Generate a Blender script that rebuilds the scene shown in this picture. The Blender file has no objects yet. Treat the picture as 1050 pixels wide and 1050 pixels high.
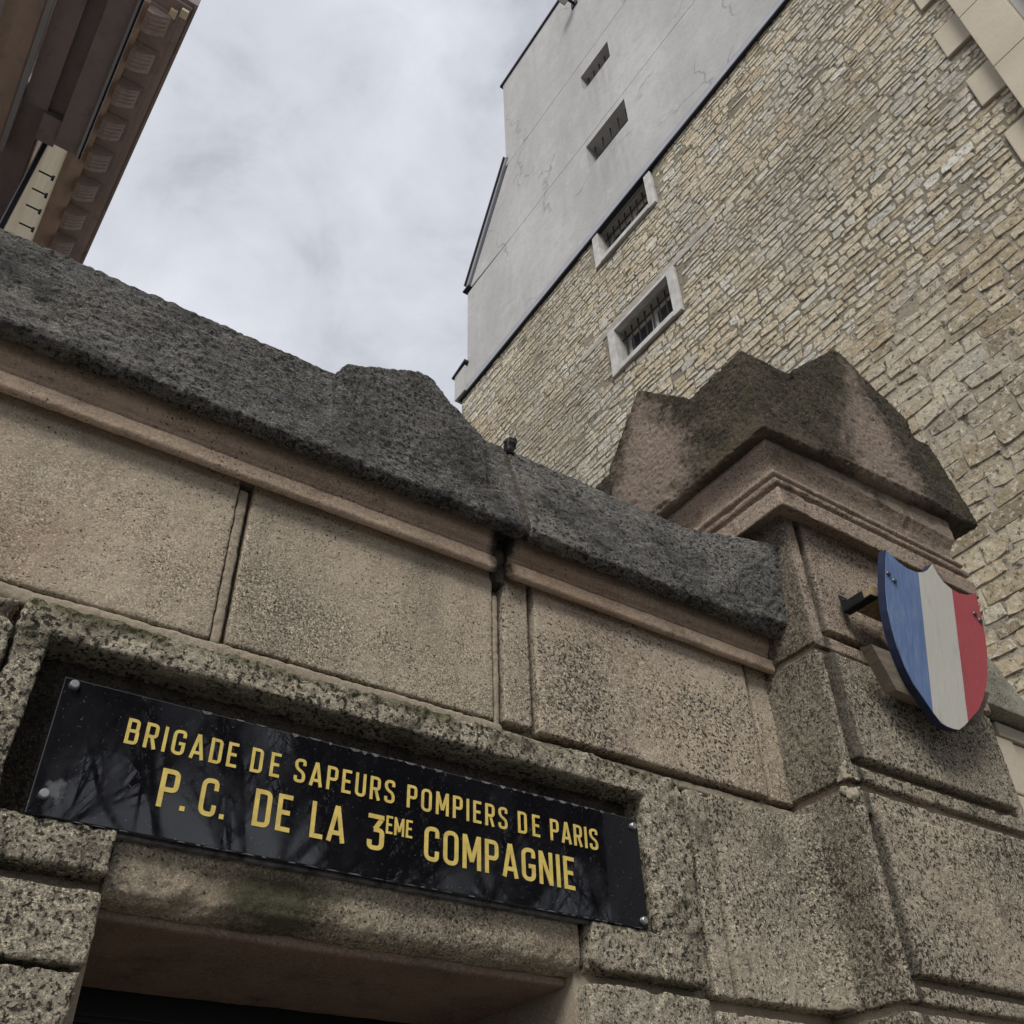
import bpy, bmesh, math, random
import numpy as np
from mathutils import Vector, Matrix, noise
R_ = math.radians
random.seed(7)
scene = bpy.context.scene
COL = scene.collection

# ------------------------------------------------------------------ materials
class NT:
    """small helper around a material's node tree"""
    def __init__(s, name):
        s.m = bpy.data.materials.new(name); s.m.use_nodes = True
        s.t = s.m.node_tree; s.n = s.t.nodes; s.n.clear()
        s.out = s.n.new('ShaderNodeOutputMaterial'); s.b = s.n.new('ShaderNodeBsdfPrincipled')
        s.t.links.new(s.b.outputs[0], s.out.inputs[0])
        s.geo = s.n.new('ShaderNodeNewGeometry'); s.pos = s.geo.outputs['Position']
    def link(s, a, b): s.t.links.new(a, b)
    def set(s, sock, v):
        if hasattr(v, 'links') or isinstance(v, bpy.types.NodeSocket): s.link(v, sock)
        elif isinstance(v, (tuple, list)): sock.default_value = (*v, 1.0) if len(v) == 3 and len(sock.default_value) == 4 else v
        else: sock.default_value = v
    def noise(s, scale, detail=4, rough=.55, stretch=None, dist=0., vec=None):
        v = vec or s.pos
        if stretch:
            mp = s.n.new('ShaderNodeVectorMath'); mp.operation = 'MULTIPLY'
            s.link(v, mp.inputs[0]); mp.inputs[1].default_value = stretch; v = mp.outputs[0]
        n = s.n.new('ShaderNodeTexNoise'); n.inputs['Scale'].default_value = scale
        n.inputs['Detail'].default_value = detail; n.inputs['Roughness'].default_value = rough
        n.inputs['Distortion'].default_value = dist
        s.link(v, n.inputs['Vector']); return n.outputs['Fac']
    def voro(s, scale, feature='F1', out='Distance', rnd=1.):
        n = s.n.new('ShaderNodeTexVoronoi'); n.inputs['Scale'].default_value = scale; n.feature = feature
        n.inputs['Randomness'].default_value = rnd
        s.link(s.pos, n.inputs['Vector']); return n.outputs[out]
    def ramp(s, fac, a, b, va=0., vb=1.):
        n = s.n.new('ShaderNodeMapRange'); n.inputs[1].default_value = a; n.inputs[2].default_value = b
        n.inputs[3].default_value = va; n.inputs[4].default_value = vb; s.link(fac, n.inputs[0]); return n.outputs[0]
    def mix(s, f, a, b, mode='MIX'):
        n = s.n.new('ShaderNodeMix'); n.data_type = 'RGBA'; n.blend_type = mode
        s.set(n.inputs[0], f); s.set(n.inputs[6], a); s.set(n.inputs[7], b); return n.outputs[2]
    def math(s, op, a, b=0., c=None):
        n = s.n.new('ShaderNodeMath'); n.operation = op; s.set(n.inputs[0], a); s.set(n.inputs[1], b)
        if c is not None: s.set(n.inputs[2], c)
        return n.outputs[0]
    def xyz(s):
        n = s.n.new('ShaderNodeSeparateXYZ'); s.link(s.pos, n.inputs[0]); return n.outputs
    def attr(s, name):
        n = s.n.new('ShaderNodeAttribute'); n.attribute_name = name; return n
    def bump(s, h, strength=.5, dist=.01, prev=None):
        n = s.n.new('ShaderNodeBump'); n.inputs['Strength'].default_value = strength; n.inputs['Distance'].default_value = dist
        s.link(h, n.inputs['Height'])
        if prev is not None: s.link(prev, n.inputs['Normal'])
        s.link(n.outputs[0], s.b.inputs['Normal']); return n.outputs[0]
    def done(s, base, rough=.9, spec=.3, metal=0.):
        s.set(s.b.inputs['Base Color'], base); s.set(s.b.inputs['Roughness'], rough)
        s.b.inputs['Specular IOR Level'].default_value = spec; s.set(s.b.inputs['Metallic'], metal); return s.m

def gate_stone(name, a, b, dark=(.03,.027,.022), pit=.42, grain=.5, bump=.6, grime=0., moss=0., lichen=0., rust=0., pitscale=150., streak=0., side=0., tar=False, patch_at=None, zone=None, groove=0., shade=0., strata=False, mosstop=None):
    """granular weathered limestone: two body tones, grain, black pits, grime, moss and lichen patches"""
    s = NT(name)
    c = s.mix(s.ramp(s.noise(3.1, 5, .6), .33, .67), a, b)
    c = s.mix(s.ramp(s.noise(11, 4, .6), .3, .75, 0, .45), c, tuple(x*.62 for x in a))
    oi = s.n.new('ShaderNodeObjectInfo').outputs['Random']
    c = s.mix(s.ramp(oi, 0, 1, 0, .30), c, tuple(x*.66 for x in b))
    if streak: c = s.mix(s.ramp(s.noise(9, 5, .65, (1,1,.16)), .50, .70, 0, streak), c, tuple(x*.45 for x in b))
    if rust: c = s.mix(s.ramp(s.noise(2.2, 5, .65, dist=.6), .5, .68, 0, rust), c, (.27,.155,.10))
    # granular surface: shaded grains, pale crystals, then round dark pits gathered in patches
    g = s.noise(240, 5, .78); g2 = s.noise(105, 6, .76, None, .4); g3 = s.noise(pitscale, 3, .6)
    patch = s.ramp(s.math('ADD', s.noise(3.2, 5, .65), s.math('MULTIPLY', s.math('SUBTRACT', s.noise(17, 4, .6), .5), .5)), .36, .64, .22, 1.)
    if zone: patch = s.math('MULTIPLY', patch, s.ramp(s.math('ADD', s.xyz()[2], s.math('MULTIPLY', s.math('SUBTRACT', s.noise(5, 5, .7), .5), .35)), zone[0], zone[1], .22, 1.))
    c = s.mix(s.math('MULTIPLY', s.ramp(g, .55, .40, 0, min(1, grain*1.45)), patch), c, tuple(x*.30 for x in b))
    c = s.mix(s.math('MULTIPLY', s.ramp(g2, .50, .37, 0, min(1, grain*1.25)), patch), c, tuple(x*.26 for x in b))
    c = s.mix(s.ramp(g, .55, .66, 0, grain*.9), c, tuple(min(.85, x*1.75) for x in a))
    pth = .30+.14*(pit-.28)/.18
    pn = s.math('ADD', g3, s.ramp(s.noise(4.7, 4, .6), .3, .7, .07, -.05))
    pm = s.ramp(pn, pth+.02, pth-.05)
    c = s.mix(s.math('MULTIPLY', pm, .92), c, dark)
    c = s.mix(s.math('MULTIPLY', patch, min(1, grain*1.25)), c, s.mix(s.ramp(s.math('ADD', s.math('MULTIPLY', g, .5), s.math('MULTIPLY', g2, .5)), .38, .62), (.58,.57,.55), (1.38,1.38,1.37)), 'MULTIPLY')
    if strata:
        sn = s.noise(60, 5, .72, (.4,1,1.2))
        c = s.mix(s.ramp(sn, .50, .36, 0, .5), c, dark); c = s.mix(s.ramp(sn, .58, .68, 0, .5), c, tuple(x*1.7 for x in a))
    if grime:
        gr = s.math('ADD', s.noise(5.5, 6, .68), s.math('MULTIPLY', s.math('SUBTRACT', g2, .5), .35))
        c = s.mix(s.ramp(gr, .62-grime*.3, .80-grime*.3, 0, .9), c, dark)
    if moss:
        mo = s.math('ADD', s.noise(6.3, 6, .7), s.math('MULTIPLY', s.math('SUBTRACT', g, .5), .35))
        c = s.mix(s.ramp(mo, .66-moss*.25, .80-moss*.25, 0, .75), c, (.085,.095,.035))
    if lichen:
        li = s.noise(95, 4, .7)
        c = s.mix(s.ramp(li, .70-lichen*.12, .76-lichen*.12, 0, .8), c, (.34,.33,.30))
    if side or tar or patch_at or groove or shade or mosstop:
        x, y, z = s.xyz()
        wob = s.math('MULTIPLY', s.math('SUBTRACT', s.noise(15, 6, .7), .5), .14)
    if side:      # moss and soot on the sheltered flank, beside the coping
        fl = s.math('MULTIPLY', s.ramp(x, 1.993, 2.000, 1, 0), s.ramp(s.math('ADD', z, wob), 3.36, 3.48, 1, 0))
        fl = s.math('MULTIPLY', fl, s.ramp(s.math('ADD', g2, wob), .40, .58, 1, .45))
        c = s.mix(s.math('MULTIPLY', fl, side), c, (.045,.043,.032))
    if groove:    # shading painted dark, with dirt, along the sunk channel beside the boss
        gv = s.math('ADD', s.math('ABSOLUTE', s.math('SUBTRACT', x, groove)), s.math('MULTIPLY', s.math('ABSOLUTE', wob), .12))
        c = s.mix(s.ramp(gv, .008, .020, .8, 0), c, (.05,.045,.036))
    if shade:     # corner shading and grime painted as a gradient towards the pillar
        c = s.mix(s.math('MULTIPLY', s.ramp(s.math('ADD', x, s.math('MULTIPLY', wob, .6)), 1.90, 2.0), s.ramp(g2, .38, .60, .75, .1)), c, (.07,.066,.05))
    if mosstop:   # moss along the upper arris
        mt = s.math('MULTIPLY', s.ramp(s.math('ADD', z, s.math('MULTIPLY', wob, .45)), mosstop-.03, mosstop), s.ramp(s.noise(4, 5, .7), .42, .58, 0, .85))
        c = s.mix(mt, c, (.085,.088,.035))
    if tar:       # black run at the joint under the coping
        d = s.math('ADD', s.math('ABSOLUTE', s.math('SUBTRACT', x, 1.068)), s.math('MULTIPLY', wob, .55))
        c = s.mix(s.ramp(d, .022, .045, .95, 0), c, (.018,.018,.017))
    if patch_at:  # green patch below the plaque
        d = s.math('SQRT', s.math('ADD', s.math('POWER', s.math('MULTIPLY', s.math('SUBTRACT', x, patch_at[0]), .45), 2), s.math('POWER', s.math('SUBTRACT', z, patch_at[1]), 2)))
        d = s.math('ADD', d, s.math('MULTIPLY', wob, .7))
        c = s.mix(s.ramp(d, .03, .07, .85, 0), c, (.045,.046,.024))
    h = s.math('ADD', s.math('MULTIPLY', s.noise(70, 5, .7), .6), s.math('MULTIPLY', g, .3))
    h = s.math('ADD', h, s.math('MULTIPLY', g2, .5))
    h = s.math('SUBTRACT', h, s.math('MULTIPLY', pm, .5))
    s.bump(h, bump, .007)
    return s.done(c, .93, .25)

M = {}
M['panel'] = gate_stone('panel_stone', (.57,.465,.345), (.44,.385,.30), pit=.385, grain=.8, bump=.65, rust=.4, streak=.5, zone=(2.93,2.72))
M['panel_r'] = gate_stone('pitted_panel_stone', (.56,.455,.345), (.44,.38,.30), pit=.43, grain=.8, bump=.7, rust=.35, pitscale=125, streak=.4, zone=(2.96,2.80))
M['mould'] = gate_stone('moulding_stone', (.62,.47,.345), (.50,.39,.295), pit=.345, grain=.3, bump=.5, rust=.5, grime=.18, tar=True)
M['capmould'] = gate_stone('cap_moulding_stone', (.47,.37,.29), (.35,.285,.225), pit=.39, grain=.4, bump=.7, rust=.4, grime=.24)
M['rough'] = gate_stone('rough_stone', (.50,.445,.34), (.36,.325,.255), pit=.455, grain=.85, bump=1., grime=.2, moss=.22, lichen=.1, pitscale=105, mosstop=2.552)
M['jamb'] = gate_stone('jamb_stone', (.52,.46,.355), (.40,.36,.28), pit=.435, grain=.8, bump=1., grime=.16, rust=.15, pitscale=130)
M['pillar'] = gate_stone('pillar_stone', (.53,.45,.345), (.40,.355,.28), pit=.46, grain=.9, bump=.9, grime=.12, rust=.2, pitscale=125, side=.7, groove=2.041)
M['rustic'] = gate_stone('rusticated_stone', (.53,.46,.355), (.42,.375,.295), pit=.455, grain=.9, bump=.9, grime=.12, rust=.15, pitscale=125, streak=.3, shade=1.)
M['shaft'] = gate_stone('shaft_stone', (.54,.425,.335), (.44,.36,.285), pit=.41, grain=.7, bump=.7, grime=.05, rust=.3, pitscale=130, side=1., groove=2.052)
M['coping'] = gate_stone('coping_stone', (.215,.205,.19), (.122,.118,.112), dark=(.02,.02,.02), pit=.44, grain=.9, bump=1., grime=.34, moss=.2, lichen=.28, pitscale=95, rust=.08, strata=True)
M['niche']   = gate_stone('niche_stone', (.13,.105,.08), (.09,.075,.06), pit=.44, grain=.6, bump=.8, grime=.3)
M['lintel'] = gate_stone('lintel_stone', (.52,.44,.325), (.43,.375,.285), pit=.40, grain=.6, bump=.8, grime=.2, moss=.18, rust=.4, streak=.45, patch_at=(.62,2.13))
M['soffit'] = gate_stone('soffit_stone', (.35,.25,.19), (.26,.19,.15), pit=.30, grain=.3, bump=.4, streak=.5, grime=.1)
M['mortar']  = gate_stone('mortar', (0.414,0.345,0.259), (0.345,0.293,0.23), pit=.28, grain=.3, bump=.3, moss=.03)
M['pale_mortar'] = gate_stone('pale_mortar', (.52,.46,.345), (.42,.37,.28), pit=.33, grain=.4, bump=.4)
M['wing']    = gate_stone('wing_coping', (0.48,0.45,0.375), (0.3,0.285,0.225), pit=.40, grain=.5, bump=.7, moss=.1, lichen=.2)

def cap_mat():
    """cap: mossy black weathering round the edges, pinkish stone left in the middle of each gable"""
    s = NT('cap_stone')
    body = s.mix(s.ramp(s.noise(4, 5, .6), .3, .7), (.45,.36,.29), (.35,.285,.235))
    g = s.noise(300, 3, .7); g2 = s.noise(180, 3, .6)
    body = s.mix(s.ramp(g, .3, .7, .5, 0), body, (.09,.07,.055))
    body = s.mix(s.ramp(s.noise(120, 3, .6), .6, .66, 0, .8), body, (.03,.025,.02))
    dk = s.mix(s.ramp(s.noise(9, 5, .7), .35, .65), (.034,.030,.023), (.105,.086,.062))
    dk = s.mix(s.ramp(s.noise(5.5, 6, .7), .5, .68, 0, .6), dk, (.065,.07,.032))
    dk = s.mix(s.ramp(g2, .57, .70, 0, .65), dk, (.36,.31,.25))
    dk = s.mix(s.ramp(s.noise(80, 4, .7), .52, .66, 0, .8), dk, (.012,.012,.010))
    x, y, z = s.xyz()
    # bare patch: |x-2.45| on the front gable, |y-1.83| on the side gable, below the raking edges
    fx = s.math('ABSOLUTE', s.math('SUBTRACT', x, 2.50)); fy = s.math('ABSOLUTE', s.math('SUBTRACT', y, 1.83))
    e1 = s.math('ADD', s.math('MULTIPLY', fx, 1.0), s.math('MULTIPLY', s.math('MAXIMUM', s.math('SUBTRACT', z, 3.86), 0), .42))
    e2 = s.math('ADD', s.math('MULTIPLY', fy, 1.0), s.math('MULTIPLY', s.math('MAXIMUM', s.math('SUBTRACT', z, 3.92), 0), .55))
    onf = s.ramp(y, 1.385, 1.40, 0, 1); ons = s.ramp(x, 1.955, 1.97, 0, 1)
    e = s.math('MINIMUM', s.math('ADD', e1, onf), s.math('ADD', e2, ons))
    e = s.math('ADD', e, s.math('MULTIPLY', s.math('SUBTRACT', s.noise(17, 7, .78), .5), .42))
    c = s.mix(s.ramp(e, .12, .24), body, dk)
    # bare lower lip, ochre where the drip runs
    lip = s.math('ADD', z, s.math('MULTIPLY', s.math('SUBTRACT', s.noise(11, 5, .7), .5), .22))
    c = s.mix(s.ramp(lip, 3.70, 3.78, .35, 0), c, (.20,.155,.115))
    h = s.math('ADD', s.math('MULTIPLY', s.noise(60, 6, .75), 1.), s.math('MULTIPLY', g, .4))
    s.bump(h, 1., .012)
    return s.done(c, .95, .2)
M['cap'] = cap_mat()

def simple(name, col, rough=.6, metal=0., var=.25, scale=20, bump=0., spec=.4, stretch=None, col2=None):
    s = NT(name)
    c2 = col2 or tuple(x*(1-var) for x in col)
    n = s.noise(scale, 5, .6, stretch)
    c = s.mix(s.ramp(n, .3, .7), col, c2)
    if bump: s.bump(s.noise(scale*4, 4, .6, stretch), bump, .004)
    return s.done(c, rough, spec, metal)
M['gold']    = simple('gold_paint', (.74,.565,.15), .5, 0., .3, 60)
M['screw']   = simple('screw_metal', (.42,.42,.43), .4, .7, .3, 90)
M['iron']    = simple('black_iron', (.018,.018,.02), .5, .3, .4, 50, .2)
M['wood']    = simple('weathered_wood', (.30,.25,.19), .8, 0, .5, 14, .4, stretch=(1,1,6), col2=(.17,.14,.11))
M['tagwood'] = simple('pale_wood', (.42,.31,.18), .8, 0, .6, 40, .3)
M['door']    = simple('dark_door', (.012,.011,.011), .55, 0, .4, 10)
M['flash']   = simple('zinc_flashing', (.42,.43,.46), .5, .3, .15, 4)
M['dkmetal'] = simple('dark_metal', (.03,.032,.04), .5, .3, .3, 6)
M['frame']   = simple('window_surround', (.62,.61,.59), .8, 0, .35, 7, .3)
M['sash']    = simple('sash_paint', (.62,.61,.58), .6, 0, .1, 9)
M['cement']  = simple('cement', (.44,.42,.37), .9, 0, .25, 4, .4)
M['asphalt'] = simple('asphalt', (.05,.05,.052), .9, 0, .3, 60, .4)
M['paving']  = simple('paving', (.18,.17,.16), .9, 0, .25, 8, .3)
M['bark']    = simple('bark', (.055,.045,.036), .9, 0, .4, 25, .6, stretch=(1,1,.3))
M['rivet']   = simple('rivet_metal', (.16,.17,.2), .35, .8, .3, 60)

def glass_mat():
    s = NT('window_glass'); return s.done(s.mix(s.ramp(s.noise(1.5,2,.5), .3,.7), (.035,.04,.045), (.07,.075,.08)), .08, .5)
M['glass'] = glass_mat()

def plaque_mat():
    s = NT('black_plaque_glass')
    sm = s.noise(7, 6, .65, (1.6,1,.9), 1.2)
    dust = s.ramp(s.noise(240, 2, .5), .70, .74, 0, .35)
    c = s.mix(s.ramp(sm, .45, .8, 0, .5), (.006,.006,.008), (.018,.019,.023))
    x, y, z = s.xyz()
    # limewash drips round the lower left screw
    d = s.math('SQRT', s.math('ADD', s.math('POWER', s.math('SUBTRACT', x, .222), 2), s.math('POWER', s.math('SUBTRACT', z, 2.232), 2)))
    d = s.math('ADD', d, s.math('MULTIPLY', s.math('SUBTRACT', s.noise(60,4,.7), .5), .05))
    c = s.mix(s.ramp(d, .008, .019, .4, 0), c, (.26,.27,.29))
    c = s.mix(dust, c, (.2,.2,.2))
    r = s.ramp(sm, .4, .8, .01, .10)
    return s.done(c, r, .72)
M['plaque'] = plaque_mat()
M['chip'] = simple('chipped_edge', (.22,.22,.23), .5, 0, .8, 45, .5, col2=(.02,.02,.022))

def paint(name, a, b, streak, strength):
    s = NT(name)
    n = s.noise(30, 5, .7, (5,1,.35))
    c = s.mix(s.ramp(n, .4, .72, 0, strength), a, streak)
    c = s.mix(s.ramp(s.noise(6,5,.6), .35,.7,0,.6), c, b)
    c = s.mix(s.ramp(s.noise(55,5,.7), .66,.74,0,.45), c, tuple(x*.55 for x in a))
    # flaking along the grain and grime runs
    c = s.mix(s.ramp(s.noise(70,4,.7,(2.5,1,.4)), .66,.72,0,.8), c, (.42,.38,.31))
    c = s.mix(s.ramp(s.noise(12,6,.7,(2,1,.35)), .56,.74,0,.4), c, (.10,.09,.08))
    s.bump(n, .4, .003)
    return s.done(c, s.ramp(n, .35, .65, .4, .7), .4)
M['blue'] = paint('blue_paint', (.12,.205,.43), (.085,.155,.35), (.29,.38,.54), 1.)
M['white'] = paint('white_paint', (.70,.68,.62), (.62,.605,.55), (.52,.50,.44), .55)
M['red']   = paint('red_paint', (.50,.085,.10), (.43,.065,.08), (.55,.13,.14), .6)
M['navy']  = simple('navy_edge', (.02,.032,.08), .6, 0, .4, 30)

def rubble_mat():
    s = NT('rubble_stone')
    at = s.attr('tone')
    n = s.n.new('ShaderNodeValToRGB'); e = n.color_ramp.elements
    cols = [(0,(.31,.25,.165)),(.2,(.53,.435,.285)),(.42,(.67,.575,.405)),(.62,(.74,.655,.485)),(.8,(.58,.56,.49)),(1,(.82,.79,.70))]
    e[0].position, e[0].color = cols[0][0], (*cols[0][1],1); e[1].position, e[1].color = cols[-1][0], (*cols[-1][1],1)
    for p, c in cols[1:-1]:
        k = e.new(p); k.color = (*c,1)
    s.link(at.outputs['Fac'], n.inputs[0])
    c = n.outputs[0]
    c = s.mix(s.ramp(s.noise(.5,5,.65), .48,.62,0,.7), c, (.50,.485,.44))
    c = s.mix(s.ramp(s.noise(.9,5,.68), .53,.68,0,.6), c, (.50,.36,.20))
    c = s.mix(s.ramp(s.noise(.33,5,.7), .50,.64,0,.55), c, (.32,.27,.20))
    c = s.mix(s.ramp(s.noise(21,6,.78), .36,.50,.6,0), c, (.34,.285,.21))
    c = s.mix(s.ramp(s.noise(17,6,.78,None,0,None), .52,.62,0,.8), c, (.84,.80,.70))
    c = s.mix(s.ramp(s.noise(20,5,.78), .55,.62,0,.85), c, (.08,.065,.048))
    c = s.mix(s.ramp(s.noise(30,5,.75), .58,.68,0,.6), c, (.72,.68,.60))
    s.bump(s.noise(26,7,.8), .8, .035)
    return s.done(c, .95, .2)
M['rubble'] = rubble_mat()
def rmortar():
    s = NT('rubble_mortar')
    c = s.mix(s.ramp(s.noise(2.2,6,.7), .35,.65), (.60,.545,.435), (.40,.36,.28))
    x, y, z = s.xyz()
    up = s.ramp(s.math('ADD', z, s.math('MULTIPLY', s.noise(.6, 4, .6), 2.)), 8.6, 9.8)
    c = s.mix(up, c, s.mix(s.ramp(s.noise(1.2,6,.7), .35,.65), (.37,.335,.26), (.24,.215,.165)))
    c = s.mix(s.ramp(s.noise(7,6,.75), .53,.61,0,.9), c, (.09,.075,.055))
    s.bump(s.noise(24,6,.75), 1., .04)
    return s.done(c, .95, .2)
M['rmortar'] = rmortar()
def plaster():
    s = NT('grey_plaster')
    c = s.mix(s.ramp(s.noise(.55,6,.65,(1,1,.55)), .36,.64), (.53,.525,.515), (.41,.405,.40))
    c = s.mix(s.ramp(s.noise(1.6,6,.7,(1,1,.3)), .5,.75,0,.4), c, (.36,.355,.35))
    c = s.mix(s.ramp(s.noise(4.5,6,.75), .48,.64,0,.45), c, (.39,.385,.38))
    c = s.mix(s.ramp(s.noise(3.1,6,.75), .56,.70,0,.5), c, (.60,.595,.585))
    c = s.mix(s.ramp(s.noise(2.2,6,.7,(1,1.6,.12)), .54,.72,0,.4), c, (.33,.325,.32))
    x, y, z = s.xyz()
    for y0, y1, zt in ((5.2,5.95,17.7),(5.1,6.05,15.42),(4.95,6.1,12.9)):      # runs below the openings
        inx = s.math('MULTIPLY', s.ramp(y, y0-.05, y0+.12), s.ramp(y, y1-.12, y1+.05, 1, 0))
        inz = s.math('MULTIPLY', s.ramp(z, zt-1.5, zt, 0, 1), s.ramp(z, zt, zt+.02, 1, 0))
        c = s.mix(s.math('MULTIPLY', s.math('MULTIPLY', inx, inz), s.ramp(s.noise(5,4,.7,(1,1,.08)), .42,.62,.0,.55)), c, (.25,.245,.24))
    v = s.n.new('ShaderNodeTexVoronoi'); v.feature = 'DISTANCE_TO_EDGE'; v.inputs['Scale'].default_value = .45
    dv = s.n.new('ShaderNodeVectorMath'); dv.operation = 'MULTIPLY_ADD'; nn = s.n.new('ShaderNodeTexNoise'); nn.inputs['Scale'].default_value = 1.6; nn.inputs['Detail'].default_value = 6
    s.link(s.pos, nn.inputs['Vector']); s.link(nn.outputs['Color'], dv.inputs[0]); dv.inputs[1].default_value = (.9,.9,.9); s.link(s.pos, dv.inputs[2]); s.link(dv.outputs[0], v.inputs['Vector'])
    crk = s.math('MULTIPLY', s.ramp(v.outputs['Distance'], .004, .011, 1, 0), s.ramp(s.noise(.7,3,.5), .5,.6,0,.55))
    c = s.mix(crk, c, (.22,.215,.21))
    s.bump(s.noise(14,5,.6), .3, .02)
    return s.done(c, .9, .2)
M['plaster'] = plaster()
def ashlar():
    s = NT('cream_ashlar')
    c = s.mix(s.ramp(s.noise(1.3,6,.65), .35,.68), (.56,.50,.39), (.48,.43,.34))
    c = s.mix(s.ramp(s.noise(5,5,.7), .56,.75,0,.5), c, (.40,.36,.29))
    s.bump(s.noise(30,5,.6), .3, .01)
    return s.done(c, .9, .2)
M['ashlar'] = ashlar()
def dirty(name, a, b, c3):
    s = NT(name)
    c = s.mix(s.ramp(s.noise(1.6,6,.65,(1,.5,1)), .35,.66), a, b)
    c = s.mix(s.ramp(s.noise(6,6,.7), .52,.72,0,.6), c, c3)
    s.bump(s.noise(25,5,.65), .35, .02)
    return s.done(c, .9, .2)
M['cornice'] = dirty('soot_stone', (.36,.29,.28), (.28,.24,.245), (.18,.155,.165))
M['corbel']  = dirty('corbel_stone', (.36,.29,.27), (.28,.235,.23), (.16,.14,.14))
M['brownbeam'] = dirty('brown_soffit', (.48,.37,.31), (.37,.29,.255), (.24,.19,.18))
M['creamwall'] = dirty('cream_wall', (.74,.66,.50), (.66,.58,.44), (.50,.43,.32))

# ------------------------------------------------------------------ helpers
def root(name, loc, label, cat, group=None, rotz=0.):
    o = bpy.data.objects.new(name, None); COL.objects.link(o); o.location = loc; o.rotation_euler = (0,0,rotz)
    o.empty_display_size = .2
    o['label'] = label; o['category'] = cat
    if group: o['group'] = group
    return o
def tag(o, label, cat, group=None):
    o['label'] = label; o['category'] = cat
    if group: o['group'] = group
    return o
def mesh_obj(name, me, mat, parent=None, local=False, smooth=False):
    """link a mesh whose coordinates are world ones (or, with local=True, its parent's)"""
    if not isinstance(mat, (list, tuple)): mat = [mat]
    for m in mat: me.materials.append(m)
    o = bpy.data.objects.new(name, me); COL.objects.link(o)
    if parent is not None:
        o.parent = parent
        if not local:
            off = Vector((0,0,0)); p = parent
            while p: off += p.location; p = p.parent
            me.transform(Matrix.Translation(-off))
    if smooth:
        for p in me.polygons: p.use_smooth = True
    return o
def bm_obj(name, bm, mat, parent=None, local=False, smooth=False):
    bmesh.ops.recalc_face_normals(bm, faces=bm.faces[:])
    me = bpy.data.meshes.new(name); bm.to_mesh(me); bm.free()
    return mesh_obj(name, me, mat, parent, local, smooth)
def box(bm, x0, x1, y0, y1, z0, z1, bev=0., mi=0):
    vs = [bm.verts.new((x,y,z)) for x in (x0,x1) for y in (y0,y1) for z in (z0,z1)]
    idx = [(0,1,3,2),(4,6,7,5),(0,4,5,1),(2,3,7,6),(0,2,6,4),(1,5,7,3)]
    fs = [bm.faces.new([vs[i] for i in f]) for f in idx]
    for f in fs: f.material_index = mi
    if bev:
        es = list({e for f in fs for e in f.edges})
        r = bmesh.ops.bevel(bm, geom=es, offset=bev, segments=2, affect='EDGES', profile=.6)
        for f in r['faces']: f.material_index = mi
def prism(bm, pts, axis, a, b, mi=0):
    """extrude a polygon along an axis; pts are the other two coordinates in x,y,z order"""
    def mk(p, t):
        return {'x': (t,p[0],p[1]), 'y': (p[0],t,p[1]), 'z': (p[0],p[1],t)}[axis]
    A = [bm.verts.new(mk(p,a)) for p in pts]; B = [bm.verts.new(mk(p,b)) for p in pts]
    n = len(pts); fs = [bm.faces.new(A), bm.faces.new(B[::-1])]
    for i in range(n): fs.append(bm.faces.new((A[i],B[i],B[(i+1)%n],A[(i+1)%n])))
    for f in fs: f.material_index = mi
    return fs
def cyl(bm, p0, p1, r0, r1=None, seg=12, caps=True):
    r1 = r0 if r1 is None else r1
    p0, p1 = Vector(p0), Vector(p1); d = (p1-p0).normalized()
    u = d.orthogonal().normalized(); v = d.cross(u)
    A = []; B = []
    for i in range(seg):
        t = 2*math.pi*i/seg; w = u*math.cos(t)+v*math.sin(t)
        A.append(bm.verts.new(p0+w*r0)); B.append(bm.verts.new(p1+w*r1))
    for i in range(seg): bm.faces.new((A[i],A[(i+1)%seg],B[(i+1)%seg],B[i]))
    if caps: bm.faces.new(A[::-1]); bm.faces.new(B)

def carve(name, bm, mat, parent, voxel=.006, smooth=3, amp=.0018, freq=26., amp2=.0010, freq2=95., big=.0, seed=0, chips=0.):
    """fuse the shapes of a stone, soften its arrises and wear its surface with fractal noise"""
    bmesh.ops.recalc_face_normals(bm, faces=bm.faces[:])
    me = bpy.data.meshes.new('tmp'); bm.to_mesh(me); bm.free()
    o = bpy.data.objects.new('tmp', me); COL.objects.link(o)
    m = o.modifiers.new('r', 'REMESH'); m.mode = 'VOXEL'; m.voxel_size = voxel; m.adaptivity = 0
    if smooth:
        sm = o.modifiers.new('s', 'SMOOTH'); sm.iterations = smooth; sm.factor = .5
    dg = bpy.context.evaluated_depsgraph_get(); dg.update()
    new = bpy.data.meshes.new_from_object(o.evaluated_get(dg))
    bpy.data.objects.remove(o); bpy.data.meshes.remove(me)
    n = len(new.vertices); co = np.empty(n*3, np.float32); no = np.empty(n*3, np.float32)
    new.vertices.foreach_get('co', co); new.vertices.foreach_get('normal', no)
    co = co.reshape(-1,3); no = no.reshape(-1,3)
    d = np.empty(n, np.float32); off = Vector((seed*3.7, seed*1.9, seed*2.3))
    nz = noise.noise; fr = noise.fractal
    for i in range(n):
        p = Vector(co[i]) + off
        v = amp*fr(p*freq, .8, 2.1, 3)
        q = nz(p*freq2)
        v += amp2*(q if q > -.25 else q*2.2)
        if big: v += big*nz(p*5.)
        if chips:
            c = nz(p*14.)
            if c < -.38: v += (c+.38)*chips
        d[i] = v
    co = co + no*d[:,None]
    new.vertices.foreach_set('co', co.astype(np.float32).ravel()); new.update()
    return mesh_obj(name, new, mat, parent, smooth=True)
def stone(name, x0, x1, y0, y1, z0, z1, mat, parent, **k):
    bm = bmesh.new(); box(bm, x0, x1, y0, y1, z0, z1)
    return carve(name, bm, mat, parent, **k)

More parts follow.
